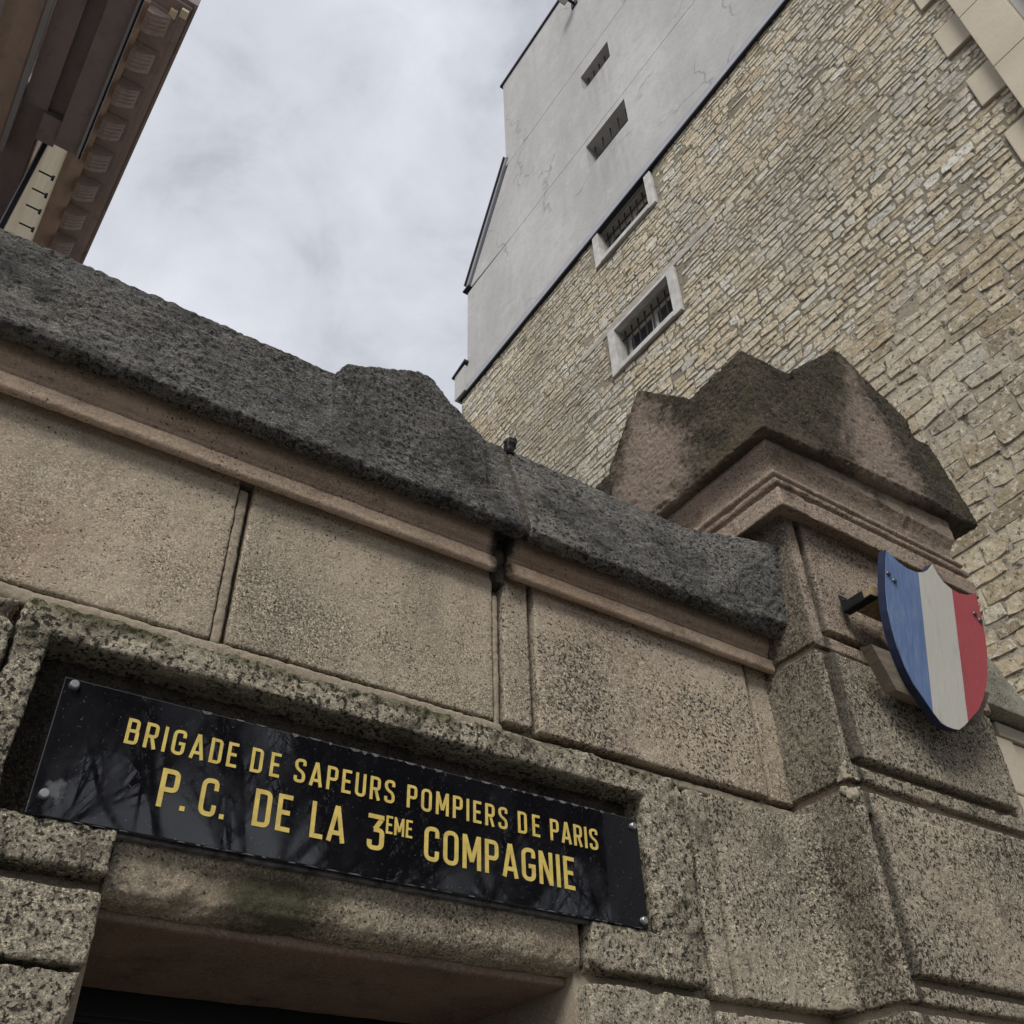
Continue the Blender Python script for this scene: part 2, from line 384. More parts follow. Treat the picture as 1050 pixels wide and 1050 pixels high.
# ------------------------------------------------------------------ camera
CR = [[0.8303051969968918,-0.5566996794891814,-0.026052767541940552],[0.3360924898383271,0.5374691583146212,-0.7734136940440381],[0.44456171462939376,0.633413270082979,0.6333660167458927]]
cam = bpy.data.cameras.new('camera'); co = bpy.data.objects.new('camera', cam); COL.objects.link(co)
cam.sensor_width = 36; cam.lens = 36*988.518/1050; cam.clip_start = .05; cam.clip_end = 2000
right, down, fwd = (Vector(v) for v in CR)
mw = Matrix((right, -down, -fwd)).transposed().to_4x4(); mw.translation = (0,0,1.6)
co.matrix_world = mw; scene.camera = co

# ------------------------------------------------------------------ sky and sun
w = bpy.data.worlds.new('World'); scene.world = w; w.use_nodes = True
nt = w.node_tree; nt.nodes.clear()
out = nt.nodes.new('ShaderNodeOutputWorld'); bg = nt.nodes.new('ShaderNodeBackground'); nt.links.new(bg.outputs[0], out.inputs[0])
sky = nt.nodes.new('ShaderNodeTexSky'); sky.sky_type = 'NISHITA'; sky.sun_disc = False
SUN = Vector((-.50,-.50,.72)).normalized()
sky.sun_elevation = math.asin(SUN.z); sky.sun_rotation = math.atan2(SUN.x, SUN.y)
sky.air_density = 1.; sky.dust_density = 3.
tc = nt.nodes.new('ShaderNodeTexCoord')
def wnoise(scale, detail, rough, dist, stretch):
    mp = nt.nodes.new('ShaderNodeMapping'); mp.inputs['Scale'].default_value = stretch; mp.inputs['Rotation'].default_value = (.3,.2,.9)
    nt.links.new(tc.outputs['Generated'], mp.inputs[0])
    n = nt.nodes.new('ShaderNodeTexNoise'); n.inputs['Scale'].default_value = scale; n.inputs['Detail'].default_value = detail
    n.inputs['Roughness'].default_value = rough; n.inputs['Distortion'].default_value = dist
    nt.links.new(mp.outputs[0], n.inputs['Vector']); return n.outputs['Fac']
n1 = wnoise(2.6, 7, .52, .3, (1,1,1.5)); n2 = wnoise(6.5, 8, .6, .5, (1,1.3,1.2))
ad = nt.nodes.new('ShaderNodeMath'); ad.operation = 'MULTIPLY_ADD'; nt.links.new(n2, ad.inputs[0]); ad.inputs[1].default_value = .46; nt.links.new(n1, ad.inputs[2])
cr = nt.nodes.new('ShaderNodeValToRGB'); nt.links.new(ad.outputs[0], cr.inputs[0])
K = 5.75
e = cr.color_ramp.elements
e[0].position = .565; e[0].color = (.43,.445,.495,1); e[1].position = .90; e[1].color = (.80,.82,.88,1)
mid = e.new(.725); mid.color = (.655,.675,.735,1)
sc = nt.nodes.new('ShaderNodeVectorMath'); sc.operation = 'SCALE'; sc.inputs['Scale'].default_value = K; nt.links.new(cr.outputs[0], sc.inputs[0])
mx = nt.nodes.new('ShaderNodeMix'); mx.data_type = 'RGBA'; mx.inputs[0].default_value = .93
nt.links.new(sky.outputs[0], mx.inputs[6]); nt.links.new(sc.outputs[0], mx.inputs[7]); nt.links.new(mx.outputs[2], bg.inputs[0])
bg.inputs[1].default_value = .1
sl = bpy.data.lights.new('sun', 'SUN'); sl.energy = 1.5; sl.angle = R_(22); sl.color = (1,.965,.90)
so = bpy.data.objects.new('sun', sl); COL.objects.link(so); so.rotation_euler = SUN.to_track_quat('Z','Y').to_euler(); so.location = (0,-5,20)

# ------------------------------------------------------------------ ground
def sheet(name, x0, x1, y0, y1, z, mat):
    bm = bmesh.new(); bm.faces.new([bm.verts.new(p) for p in ((x0,y0,z),(x1,y0,z),(x1,y1,z),(x0,y1,z))])
    o = bm_obj(name, bm, mat); o['kind'] = 'structure'; return o
sheet('ground', -400, 400, -400, 400, -.13, M['asphalt'])
bm = bmesh.new(); box(bm, -60, 60, -2.6, 60, -.126, 0, .01)
o = bm_obj('pavement', bm, M['paving']); o['kind'] = 'structure'

# ------------------------------------------------------------------ gate wall
G = root('gate_wall', (.8,1.85,0), 'weathered stone gate wall over a doorway, with moulded cornice and blackened coping', 'stone wall')
bm = bmesh.new()
box(bm, -1.6, .34, 1.632, 2.10, 0, 2.18); box(bm, 1.255, 2.0, 1.632, 2.10, 0, 2.18); box(bm, -1.6, 2.0, 1.66, 2.10, 2.18, 2.97)
box(bm, -1.6, 2.0, 1.632, 1.6605, 2.50, 2.97); box(bm, -1.6, .10, 1.632, 1.6605, 2.1805, 2.4995); box(bm, 1.50, 2.0, 1.632, 1.6605, 2.1805, 2.4995)
bm_obj('mortar_bed', bm, M['mortar'], G)
P = dict(voxel=.006, smooth=3, amp=.0012, amp2=.0007)
stone('ashlar_block', -.75, .416, 1.600, 1.70, 2.582, 2.989, M['panel'], G, seed=1, **P)
stone('ashlar_block', .447, 1.057, 1.600, 1.70, 2.584, 2.989, M['panel'], G, seed=2, **P)
stone('ashlar_block', 1.086, 1.160, 1.600, 1.70, 2.588, 2.989, M['panel_r'], G, seed=3, **P)
stone('ashlar_block', 1.176, 1.897, 1.594, 1.70, 2.584, 2.989, M['panel_r'], G, seed=4, **P)
stone('ashlar_block', 1.916, 2.00, 1.602, 1.70, 2.584, 2.989, M['panel_r'], G, seed=5, **P)
# pale pointing left in the joints
bm = bmesh.new(); box(bm, .4175, .438, 1.602, 1.64, 2.578, 2.96, .003)
carve('pointing', bm, M['mortar'], G, voxel=.004, smooth=2, amp=.0012, seed=6)
bm = bmesh.new(); box(bm, 1.060, 1.076, 1.604, 1.64, 2.57, 2.92, .003)
carve('pointing', bm, M['mortar'], G, voxel=.004, smooth=2, amp=.0015, seed=7)
bm = bmesh.new(); box(bm, -.6, 1.08, 1.601, 1.66, 2.550, 2.5815, .003); box(bm, 1.07, 2.0, 1.610, 1.66, 2.550, 2.574, .003)
carve('pointing', bm, M['mortar'], G, voxel=.005, smooth=2, amp=.0016, seed=8, big=.002)
# rough frame round the niche
RF = dict(voxel=.005, smooth=3, amp=.006, freq=18, amp2=.0028, freq2=75, big=.004, chips=.05)
bm = bmesh.new(); box(bm, .098, 1.578, 1.578, 1.69, 2.492, 2.552)
box(bm, .098, .145, 1.582, 1.69, 2.10, 2.552); box(bm, 1.452, 1.578, 1.580, 1.69, 2.10, 2.552)
carve('niche_frame', bm, M['rough'], G, seed=10, **RF)
stone('frame_block', -.6, .088, 1.588, 1.69, 2.105, 2.548, M['rough'], G, seed=11, **RF)
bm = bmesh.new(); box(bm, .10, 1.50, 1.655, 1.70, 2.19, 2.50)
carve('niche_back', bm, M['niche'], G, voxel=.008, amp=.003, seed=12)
# jamb stones of the doorway
JB = dict(voxel=.005, smooth=3, amp=.003, freq=24, amp2=.0022, freq2=80, big=.002, chips=.03)
stone('jamb_stone', -.6, .328, 1.578, 2.02, 2.122, 2.192, M['jamb'], G, seed=13, **JB)
stone('jamb_stone', -.6, .330, 1.582, 2.02, 1.992, 2.098, M['jamb'], G, seed=14, **JB)
stone('jamb_stone', -.6, .326, 1.590, 2.02, 1.60, 1.985, M['jamb'], G, seed=15, **JB)
stone('jamb_stone', 1.272, 1.578, 1.580, 2.02, 2.100, 2.190, M['jamb'], G, seed=16, **JB)
bm = bmesh.new(); box(bm, 1.262, 1.578, 1.588, 2.02, 1.60, 2.075)
carve('jamb_stone', bm, M['jamb'], G, seed=17, **JB)
# lintel with a worn round lower arris
bm = bmesh.new()
prism(bm, [(1.607,2.192),(1.606,2.135),(1.612,2.112),(1.626,2.098),(1.650,2.093),(2.09,2.093),(2.09,2.192)], 'x', .334, 1.262)
carve('lintel', bm, M['lintel'], G, voxel=.005, smooth=3, amp=.0035, freq=16, amp2=.0014, big=.004, seed=18, chips=.03)
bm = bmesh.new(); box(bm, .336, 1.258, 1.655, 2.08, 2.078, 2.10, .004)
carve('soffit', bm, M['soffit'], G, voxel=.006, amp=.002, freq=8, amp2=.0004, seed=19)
# rusticated stones between doorway and pillar, hollowed where they meet the pillar
for k, (z0, z1) in enumerate(((2.086,2.548),(1.60,2.060))):
    bm = bmesh.new(); box(bm, 1.606, 1.662, 1.596, 1.70, z0, z1); box(bm, 1.658, 2.02, 1.622, 1.70, z0+.001, z1-.001)
    arc = [(1.900+.10*math.sin(t), 1.592-.10*(1-math.cos(t))) for t in [i*math.pi/2/8 for i in range(9)]]
    box(bm, 1.677, 2.02, 1.590, 1.69, z0+.002, z1-.002)
    prism(bm, arc+[(2.03,1.50),(2.03,1.66),(1.90,1.66)], 'z', z0+.003, z1-.003)
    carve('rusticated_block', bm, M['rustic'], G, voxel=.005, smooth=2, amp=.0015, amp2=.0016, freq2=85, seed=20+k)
# moulded cornice below the coping, two lengths
prof = [(1.66,2.990),(1.606,2.990),(1.590,2.972),(1.575,2.960),(1.562,2.962),(1.560,2.998),(1.566,3.002),(1.588,3.004),(1.592,3.012),(1.578,3.014),(1.574,3.019),(1.578,3.026),(1.568,3.030),(1.562,3.042),(1.559,3.060),(1.558,3.092),(1.70,3.092)]
for k, (a, b) in enumerate(((-.9,1.052),(1.086,1.995))):
    bm = bmesh.new(); prism(bm, prof, 'x', a, b)
    carve('cornice_moulding', bm, M['mould'], G, voxel=.0045, smooth=2, amp=.0012, amp2=.0006, seed=30+k)
bm = bmesh.new(); box(bm, 1.052, 1.086, 1.59, 1.70, 2.95, 3.07)
carve('pointing', bm, M['niche'], G, voxel=.005, smooth=1, amp=.004, freq=22, seed=32)
# weathered coping, two lengths; the first carries a low gable over the door
CP = dict(voxel=.0055, smooth=1, amp=.0022, freq=26, amp2=.0026, freq2=80, big=.0012, chips=.018)
cprof = [(1.70,3.088),(1.562,3.086),(1.538,3.053),(1.512,3.055),(1.499,3.068),(1.501,3.082),(1.600,3.420),(1.625,3.432),(2.10,3.44),(2.10,3.06)]
bm = bmesh.new(); prism(bm, cprof, 'x', -.95, 1.100)
prism(bm, [(.575,3.10),(.575,3.360),(.592,3.388),(.79,3.480),(.835,3.476),(.88,3.440),(1.0,3.335),(1.0,3.10)], 'y', 1.525, 2.05)
carve('coping', bm, M['coping'], G, seed=35, **CP)
bm = bmesh.new(); prism(bm, cprof, 'x', 1.114, 2.0)
v = [bm.verts.new(p) for p in ((1.70,1.510,3.075),(1.70,1.592,3.395),(1.70,1.75,3.42),(1.70,1.75,3.08),(1.992,1.480,3.075),(1.992,1.445,3.345),(1.992,1.75,3.42),(1.992,1.75,3.08))]
for f in ((0,1,2,3),(4,5,6,7),(0,1,5,4),(1,2,6,5),(2,3,7,6),(3,0,4,7)): bm.faces.new([v[q] for q in f])
carve('coping', bm, M['coping'], G, seed=36, **CP)
bm = bmesh.new(); prism(bm, [(1.56,3.088),(1.515,3.062),(1.508,3.09),(1.602,3.41),(1.64,3.425)], 'x', 1.094, 1.120)
carve('coping_joint', bm, M['niche'], G, voxel=.004, smooth=1, amp=.002, seed=37)
bm = bmesh.new(); box(bm, 1.108, 1.128, 1.588, 1.615, 3.40, 3.455); box(bm, 1.112, 1.140, 1.584, 1.618, 3.438, 3.462)
carve('tar_lump', bm, M['iron'], G, voxel=.004, smooth=2, amp=.007, freq=45, seed=38)

# door leaf in the dark of the doorway
D = root('entrance_door', (.8,2.13,0), 'dark door set deep in the shadow of the stone doorway', 'door')
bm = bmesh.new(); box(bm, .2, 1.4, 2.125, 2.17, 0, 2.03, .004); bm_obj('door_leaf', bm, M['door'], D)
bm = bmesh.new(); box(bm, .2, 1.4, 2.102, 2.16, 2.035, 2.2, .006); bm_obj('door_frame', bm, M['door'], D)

# ------------------------------------------------------------------ gate pillar
PR = root('gate_pillar', (2.42,1.85,0), 'square rusticated stone gate pillar with moulded, gabled, mossy cap', 'pillar')
PX0, PX1, PY0, PY1 = 1.988, 2.84, 1.412, 2.28
def boss_block(name, z0, z1, mat, seed, x1=PX1, mtop=.05, mbot=.055, marg=.062, out=.016, grow=0., **k):
    bm = bmesh.new(); yf = PY0-out; ch = .032
    box(bm, PX0+.004, x1-.004, PY0+ch, PY1, z0+.002, z1-.002)
    box(bm, PX0, PX0+marg-.018, PY0, PY1, z0, z1); box(bm, x1-marg+.018, x1, PY0, PY1, z0, z1)
    box(bm, PX0, x1, PY0, PY1, z0, z0+mbot-.020)
    if mtop > .02: box(bm, PX0, x1, PY0, PY1, z1-mtop-.01, z1)
    prism(bm, [(PX0+marg,PY0+.06),(PX0+marg,yf+.006),(PX0+marg+.008,yf),(x1-marg-.008,yf),(x1-marg,yf+.006),(x1-marg,PY0+.06)], 'z', z0+mbot, z1-mtop)
    kw = dict(voxel=.005, smooth=1, amp=.0016, amp2=.0016, freq2=85, seed=seed, chips=.02); kw.update(k)
    return carve(name, bm, mat, PR, **kw)
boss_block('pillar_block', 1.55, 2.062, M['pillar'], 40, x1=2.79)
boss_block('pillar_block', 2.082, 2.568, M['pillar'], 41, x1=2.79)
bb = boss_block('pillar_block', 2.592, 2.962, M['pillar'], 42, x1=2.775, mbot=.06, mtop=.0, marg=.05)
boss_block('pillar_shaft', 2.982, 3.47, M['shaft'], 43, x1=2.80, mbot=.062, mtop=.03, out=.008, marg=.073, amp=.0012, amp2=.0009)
bm = bmesh.new(); box(bm, 2.01, 2.75, 1.435, 2.26, 1.5, 3.45); bm_obj('pillar_core', bm, M['mortar'], PR)
# joint mortar stubs at the arris
bm = bmesh.new(); box(bm, PX0+.014, 2.77, PY0+.018, PY1-.02, 2.96, 2.984)
box(bm, PX0+.018, 2.77, PY0+.026, PY1-.02, 2.560, 2.600); box(bm, PX0+.018, 2.77, PY0+.026, PY1-.02, 2.055, 2.090)
bm_obj('joint', bm, M['mortar'], PR)
for k, (zt, zb_, wx) in enumerate(((2.571,2.520,.036),(2.640,2.588,.040))):     # mortar patches at the arris, above and below the joint
    bm = bmesh.new(); v = [bm.verts.new(p) for p in ((PX0-.001,PY0-.002,zt),(PX0+wx,PY0-.002,zb_ if k else zt),(PX0-.001,PY0+wx,zb_ if k else zt),(PX0-.001,PY0-.002,zb_),(PX0+.03,PY0+.03,(zt+zb_)/2))]
    for f in ((0,1,3),(0,3,2),(0,2,4),(0,4,1),(1,4,3),(2,3,4)): bm.faces.new([v[q] for q in f])
    carve('pointing', bm, M['pale_mortar'], PR, voxel=.0035, smooth=2, amp=.007, freq=34, seed=45+k*3)
# mouldings under the cap: rings with mitred corners
def ring(bm, prof, cx0, cx1, cy0, cy1):
    """prof: (outset d, z) list; one closed solid stepped round the square"""
    loops = []
    for d, z in prof:
        loops.append([bm.verts.new(p) for p in ((cx0-d,cy0-d,z),(cx1+d,cy0-d,z),(cx1+d,cy1+d,z),(cx0-d,cy1+d,z))])
    for A, B in zip(loops, loops[1:]):
        for i in range(4): bm.faces.new((A[i],A[(i+1)%4],B[(i+1)%4],B[i]))
    bm.faces.new(loops[0][::-1]); bm.faces.new(loops[-1])
bm = bmesh.new()
ring(bm, [(.0,3.435),(.045,3.428),(.058,3.408),(.062,3.41),(.062,3.478),(.046,3.482),(.044,3.496),(.058,3.500),(.062,3.512),(.056,3.522),(.040,3.526),(.040,3.538),(.052,3.542),(.055,3.552),(.048,3.562),(.034,3.566),(.032,3.59),(.038,3.62),(.050,3.645),(.058,3.658),(.060,3.78),(.0,3.79)], PX0, 2.82, PY0, 2.26)
carve('cap_moulding', bm, M['capmould'], PR, voxel=.0045, smooth=1, amp=.0014, amp2=.0010, seed=46, chips=.02)
# the cap: block with a gable on each face
bm = bmesh.new()
cx0, cx1, cy0, cy1 = 1.890, 3.02, 1.315, 2.35
lo = [(cx0+.012,cy0+.012,3.676),(cx1-.012,cy0+.012,3.752),(cx1-.012,cy1,3.74),(cx0+.012,cy1,3.676)]
m1_ = [(cx0,cy0,3.686),(cx1,cy0,3.765),(cx1,cy1,3.755),(cx0,cy1,3.686)]
hi = [(cx0+.034,cy0+.034,4.09),(cx1-.04,cy0+.04,4.18),(cx1-.04,cy1-.03,4.15),(cx0+.034,cy1-.03,4.07)]
L = [[bm.verts.new(p) for p in q] for q in (lo,m1_,hi)]
for A, Bq in zip(L, L[1:]):
    for i in range(4): bm.faces.new((A[i],A[(i+1)%4],Bq[(i+1)%4],Bq[i]))
bm.faces.new(L[0][::-1]); bm.faces.new(L[-1])
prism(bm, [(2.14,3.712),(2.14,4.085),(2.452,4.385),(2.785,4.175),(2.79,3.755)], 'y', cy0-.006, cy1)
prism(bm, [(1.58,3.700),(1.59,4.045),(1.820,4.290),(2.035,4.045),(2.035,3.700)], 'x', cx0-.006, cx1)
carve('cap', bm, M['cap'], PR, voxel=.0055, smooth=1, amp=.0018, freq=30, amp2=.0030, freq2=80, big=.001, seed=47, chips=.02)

# ------------------------------------------------------------------ wing wall beyond the pillar
W = root('wing_wall', (4.3,1.75,0), 'low cream stone wall with lichen covered raked coping, right of the pillar', 'stone wall')
bm = bmesh.new(); rnd = random.Random(3)
z = 2.2
while z < 3.06:
    x = 2.80; hgt = min(.21, 3.10-z)
    while x < 5.7:
        wd = rnd.uniform(.22,.42); box(bm, x+.004, min(x+wd,5.72)-.004, 1.555+rnd.uniform(0,.012), 1.9, z+.004, z+hgt-.004, .006); x += wd
    z += hgt
bm_obj('ashlar_facing', bm, M['ashlar'], W)
bm = bmesh.new(); box(bm, 2.79, 5.72, 1.575, 1.88, 0, 3.10); bm_obj('wall_core', bm, M['mortar'], W)
bm = bmesh.new(); prism(bm, [(2.78,3.108),(5.72,3.108),(5.72,3.17),(3.24,3.175),(2.78,3.66)], 'y', 1.50, 1.95)
carve('coping', bm, M['wing'], W, voxel=.012, smooth=2, amp=.006, freq=14, seed=50)

# ------------------------------------------------------------------ plaque
PL = root('name_plaque', (.8025,1.60,2.19), 'long black glass plaque with two lines of gold French lettering above the doorway', 'plaque')
x0, x1, z0, z1 = .188, 1.418, 2.190, 2.424
bm = bmesh.new(); box(bm, x0, x1, 1.5765, 1.590, z0, z1, .0022); bm_obj('plate', bm, M['plaque'], PL)
bm = bmesh.new(); box(bm, x0+.003, x1-.003, 1.5905, 1.604, z0-.0045, z1-.003, .0015); bm_obj('backing_plate', bm, M['chip'], PL)
# chipped upper and lower arrises
rnd = random.Random(5)
for zz, s_, rng in ((z1, -1, (.42,1.36)), (z0, 1, (.22,1.38))):
    x = rng[0]
    while x < rng[1]:
        wd = rnd.uniform(.008,.03); hh = rnd.uniform(.002,.008) if s_ < 0 else rnd.uniform(.001,.0022)
        if rnd.random() < .8:
            pts = [(x, zz), (x+wd, zz)] + [(x+wd*(1-t), zz+s_*hh*(math.sin(math.pi*t)**.6)*rnd.uniform(.7,1)) for t in (.2,.4,.6,.8)]
            bm = bmesh.new(); prism(bm, [(p[0], p[1]+.0002*s_*-1) for p in pts], 'y', 1.5757, 1.5785); bm_obj('chip', bm, M['chip'], PL)
        x += wd + rnd.uniform(.001,.02)
for sx, sz in ((.205,2.411),(.2075,2.2225),(1.402,2.405),(1.4045,2.205)):
    bm = bmesh.new(); cyl(bm, (sx,1.5755,sz), (sx,1.569,sz), .0085, .0075, 20)
    cyl(bm, (sx,1.569,sz), (sx,1.5675,sz), .0075, .006, 20)
    bm_obj('screw', bm, M['screw'], PL)

# --- letters from strokes
def rounded(pts, r, closed=False):
    n = len(pts); outp = []
    for i, p in enumerate(pts):
        if not closed and i in (0, n-1): outp.append(p); continue
        a = Vector(pts[i-1]); b = Vector(p); c = Vector(pts[(i+1)%n])
        u = (a-b); v = (c-b); rr = min(r, u.length*.49, v.length*.49)
        A = b+u.normalized()*rr; C = b+v.normalized()*rr
        for k in range(6):
            t = k/5; q = A*(1-t)**2 + b*2*t*(1-t) + C*t*t; outp.append((q.x,q.y))
    return outp
def glyph(ch, t):
    """strokes of a narrow sans capital, height 1: (width, [(points, closed)])"""
    h = t/2; w = {'I': t, 'M': .62, 'N': .50, 'A': .54, 'E': .40, 'L': .38, '.': t, '3': .46, 'C': .48, 'O': .5, 'G': .49}.get(ch, .47)
    Lx, Rx, T, B = h, w-h, 1-h, h; r = .2
    S = []
    def st(pts, rr=0, closed=False): S.append((rounded(pts, rr, closed) if rr else pts, closed))
    if ch == 'I': st([(h,0),(h,1)])
    elif ch == 'L': st([(Lx,1),(Lx,0)]); st([(Lx+h,B),(w,B)])
    elif ch == 'E': st([(Lx,1),(Lx,0)]); st([(Lx+h,T),(w,T)]); st([(Lx+h,.51),(w*.88,.51)]); st([(Lx+h,B),(w,B)])
    elif ch == 'D': st([(Lx,0),(Lx,1)]); st(rounded([(Lx+h,T),(Rx,T),(Rx,B),(Lx+h,B)], .2))
    elif ch == 'O': st([(Lx,B),(Rx,B),(Rx,T),(Lx,T)], .24, True)
    elif ch == 'C': st([(Rx,.69),(Rx,T),(Lx,T),(Lx,B),(Rx,B),(Rx,.31)], .22)
    elif ch == 'G': st([(Rx,.71),(Rx,T),(Lx,T),(Lx,B),(Rx,B),(Rx,.52)], .22); st([(Rx+h,.46),(w*.52,.46)])
    elif ch == 'S': st([(Rx,.73),(Rx,T),(Lx,T),(Lx,.58),(Rx,.42),(Rx,B),(Lx,B),(Lx,.27)], .18)
    elif ch == 'U': st([(Lx,1),(Lx,B),(Rx,B),(Rx,1)], .22)
    elif ch == 'P': st([(Lx,0),(Lx,1)]); st([(Lx+h,T),(Rx,T),(Rx,.46),(Lx+h,.46)], .2)
    elif ch == 'R': st([(Lx,0),(Lx,1)]); st([(Lx+h,T),(Rx,T),(Rx,.47),(Lx+h,.47)], .2); st([(w*.55,.45),(Rx,0)])
    elif ch == 'B': st([(Lx,0),(Lx,1)]); st([(Lx+h,T),(Rx-.02,T),(Rx-.02,.52),(Lx+h,.52)], .17); st([(w*.55,.52),(Rx,.52),(Rx,B),(Lx+h,B)], .2)
    elif ch == 'A': st([(Lx*.9,0),(w/2-h*.15,1)]); st([(w-Lx*.9,0),(w/2+h*.15,1)]); st([(w*.26,.25),(w*.74,.25)])
    elif ch == 'M': st([(Lx,0),(Lx,1)]); st([(Rx,0),(Rx,1)]); st([(Lx+h*.2,.98),(w/2,.22)]); st([(Rx-h*.2,.98),(w/2,.22)])
    elif ch == 'N': st([(Lx,0),(Lx,1)]); st([(Rx,0),(Rx,1)]); st([(Lx+h*.2,.98),(Rx-h*.2,.02)])
    elif ch == '3': st([(0,T),(Rx+h*.5,T)]); st([(Rx,T),(w*.42,.58)]); st([(w*.36,.57),(Rx,.57),(Rx,B),(Lx,B),(Lx,.27)], .2)
    elif ch == '.': st([(h-.001,0),(h-.001,t)])
    return w, S
cnt = [0]
def ribbon(bm, pts, closed, t, place, y):
    n = len(pts); V = [Vector(p) for p in pts]; Lf, Rt = [], []
    for i in range(n):
        if closed: a, b = V[i-1], V[(i+1)%n]
        else: a, b = V[max(i-1,0)], V[min(i+1,n-1)]
        d1 = (V[i]-a); d2 = (b-V[i])
        if d1.length < 1e-7: d1 = d2
        if d2.length < 1e-7: d2 = d1
        d1.normalize(); d2.normalize(); d = (d1+d2).normalized(); nn = Vector((-d.y, d.x))
        k = t/2/max(.5, nn.dot(Vector((-d1.y,d1.x))))
        Lf.append(V[i]+nn*k); Rt.append(V[i]-nn*k)
    cnt[0] += 1; yf = y - .00012*(cnt[0] % 7); yb = 1.5768
    def mk(p, yy): q = place(p); return bm.verts.new((q[0], yy, q[1]))
    fl = [mk(p,yf) for p in Lf]; fr_ = [mk(p,yf) for p in Rt]; bl = [mk(p,yb) for p in Lf]; br = [mk(p,yb) for p in Rt]
    for i in range(n if closed else n-1):
        j = (i+1) % n
        bm.faces.new((fl[i],fl[j],fr_[j],fr_[i])); bm.faces.new((fl[i],bl[i],bl[j],fl[j])); bm.faces.new((fr_[i],fr_[j],br[j],br[i]))
    if not closed:
        bm.faces.new((fl[0],fr_[0],br[0],bl[0])); bm.faces.new((fl[-1],bl[-1],br[-1],fr_[-1]))
def word(text, xa, xb, zc, H, t=.17, y=1.5752):
    gl = [glyph(c, t) for c in text]; tot = sum(g[0] for g in gl)*H
    gap = (xb-xa-tot)/max(1, len(text)-1) if len(text) > 1 else 0
    sx = 1.
    if len(text) == 2 and text[1] == '.': gap = (xb-xa)-tot
    if gap < .10*H: sx = (xb-xa)/(tot+.13*H*(len(text)-1)); gap = .13*H*sx
    wo = bpy.data.objects.new('word', None); COL.objects.link(wo); wo.parent = PL; wo.empty_display_size = .02
    x = xa
    for wd, strokes in gl:
        bm = bmesh.new()
        for pts, cl in strokes:
            ribbon(bm, pts, cl, t, lambda p, x=x: (x+p[0]*H*sx, zc-H/2+p[1]*H), y)
        bm_obj('letter', bm, M['gold'], wo)
        x += wd*H*sx + gap
for t_, a, b in (('BRIGADE',.304,.498),('DE',.5235,.578),('SAPEURS',.606,.811),('POMPIERS',.838,1.069),('DE',1.095,1.149),('PARIS',1.176,1.300)):
    word(t_, a, b, 2.3555, .0455, .124)
for t_, a, b in (('P.',.377,.424),('C.',.446,.491),('DE',.541,.610),('LA',.648,.715),('3',.760,.794),('COMPAGNIE',.879,1.231)):
    word(t_, a, b, 2.2725, .066, .124)
word('EME', .797, .852, 2.2915, .034, .125)

# ------------------------------------------------------------------ tricolour shield
SH = root('tricolour_shield', (2.37,1.33,2.8), 'wooden heraldic shield in blue, white and red stripes, fixed leaning on the gate pillar', 'shield')
upv = Vector((0,-.2298,.9732)); nv = Vector((0,-.9732,-.2298))
def sp(x, s, o=0.): return Vector((x,1.33,2.8)) + upv*s + nv*o
def shield_outline():
    half = []                                                # right half from top centre to bottom
    cxs = 2.369
    top = [(.0,.484),(.022,.459),(.050,.440),(.085,.430),(.125,.428),(.165,.436),(.212,.456)]
    side = [(.219,.425),(.227,.375),(.232,.32),(.230,.262),(.220,.21),(.203,.16),(.178,.112),(.146,.07),(.112,.043),(.070,.008),(.040,-.012),(.016,-.016)]
    r = [(cxs+a*.972, b) for a, b in top+side]; l = [(cxs-a, b) for a, b in (top+side)[:0:-1]]
    return r + l
OUT = shield_outline()
def clip(poly, xa, xb):
    def half(poly, f):
        res = []
        for i in range(len(poly)):
            p, q = poly[i], poly[(i+1)%len(poly)]; a, b = f(p), f(q)
            if a >= 0: res.append(p)
            if (a >= 0) != (b >= 0):
                t = a/(a-b); res.append((p[0]+(q[0]-p[0])*t, p[1]+(q[1]-p[1])*t))
        return res
    return half(half(poly, lambda p: p[0]-xa), lambda p: xb-p[0])
def slab(bm, poly, o0, o1):
    A = [bm.verts.new(sp(x,s,o0)) for x, s in poly]; B = [bm.verts.new(sp(x,s,o1)) for x, s in poly]; n = len(poly)
    tri = bmesh.ops.triangle_fill
    f1 = bm.faces.new(A); f2 = bm.faces.new(B[::-1])
    for i in range(n): bm.faces.new((A[i],B[i],B[(i+1)%n],A[(i+1)%n]))
    bmesh.ops.triangulate(bm, faces=[f1,f2])
bm = bmesh.new(); slab(bm, OUT, -.012, .012); bm_obj('board', bm, M['navy'], SH)
IN = [(2.369+(x-2.369)*.992, .23+(s-.23)*.992) for x, s in OUT]
for nm, a, b, m in (('blue_stripe',2.0,2.2965,'blue'),('white_stripe',2.2969,2.4525,'white'),('red_stripe',2.4529,2.8,'red')):
    bm = bmesh.new(); slab(bm, clip(IN, a, b), .0115, .0135); bm_obj(nm, bm, M[m], SH)
for x, s in ((2.156,.379),(2.181,.365),(2.553,.380),(2.577,.366)):
    bm = bmesh.new(); bmesh.ops.create_uvsphere(bm, u_segments=14, v_segments=8, radius=.0095, matrix=Matrix.Translation(sp(x,s,.0135)) @ Matrix.Diagonal((1,.7,.9,1)))
    bm_obj('rivet', bm, M['rivet'], SH, smooth=True)
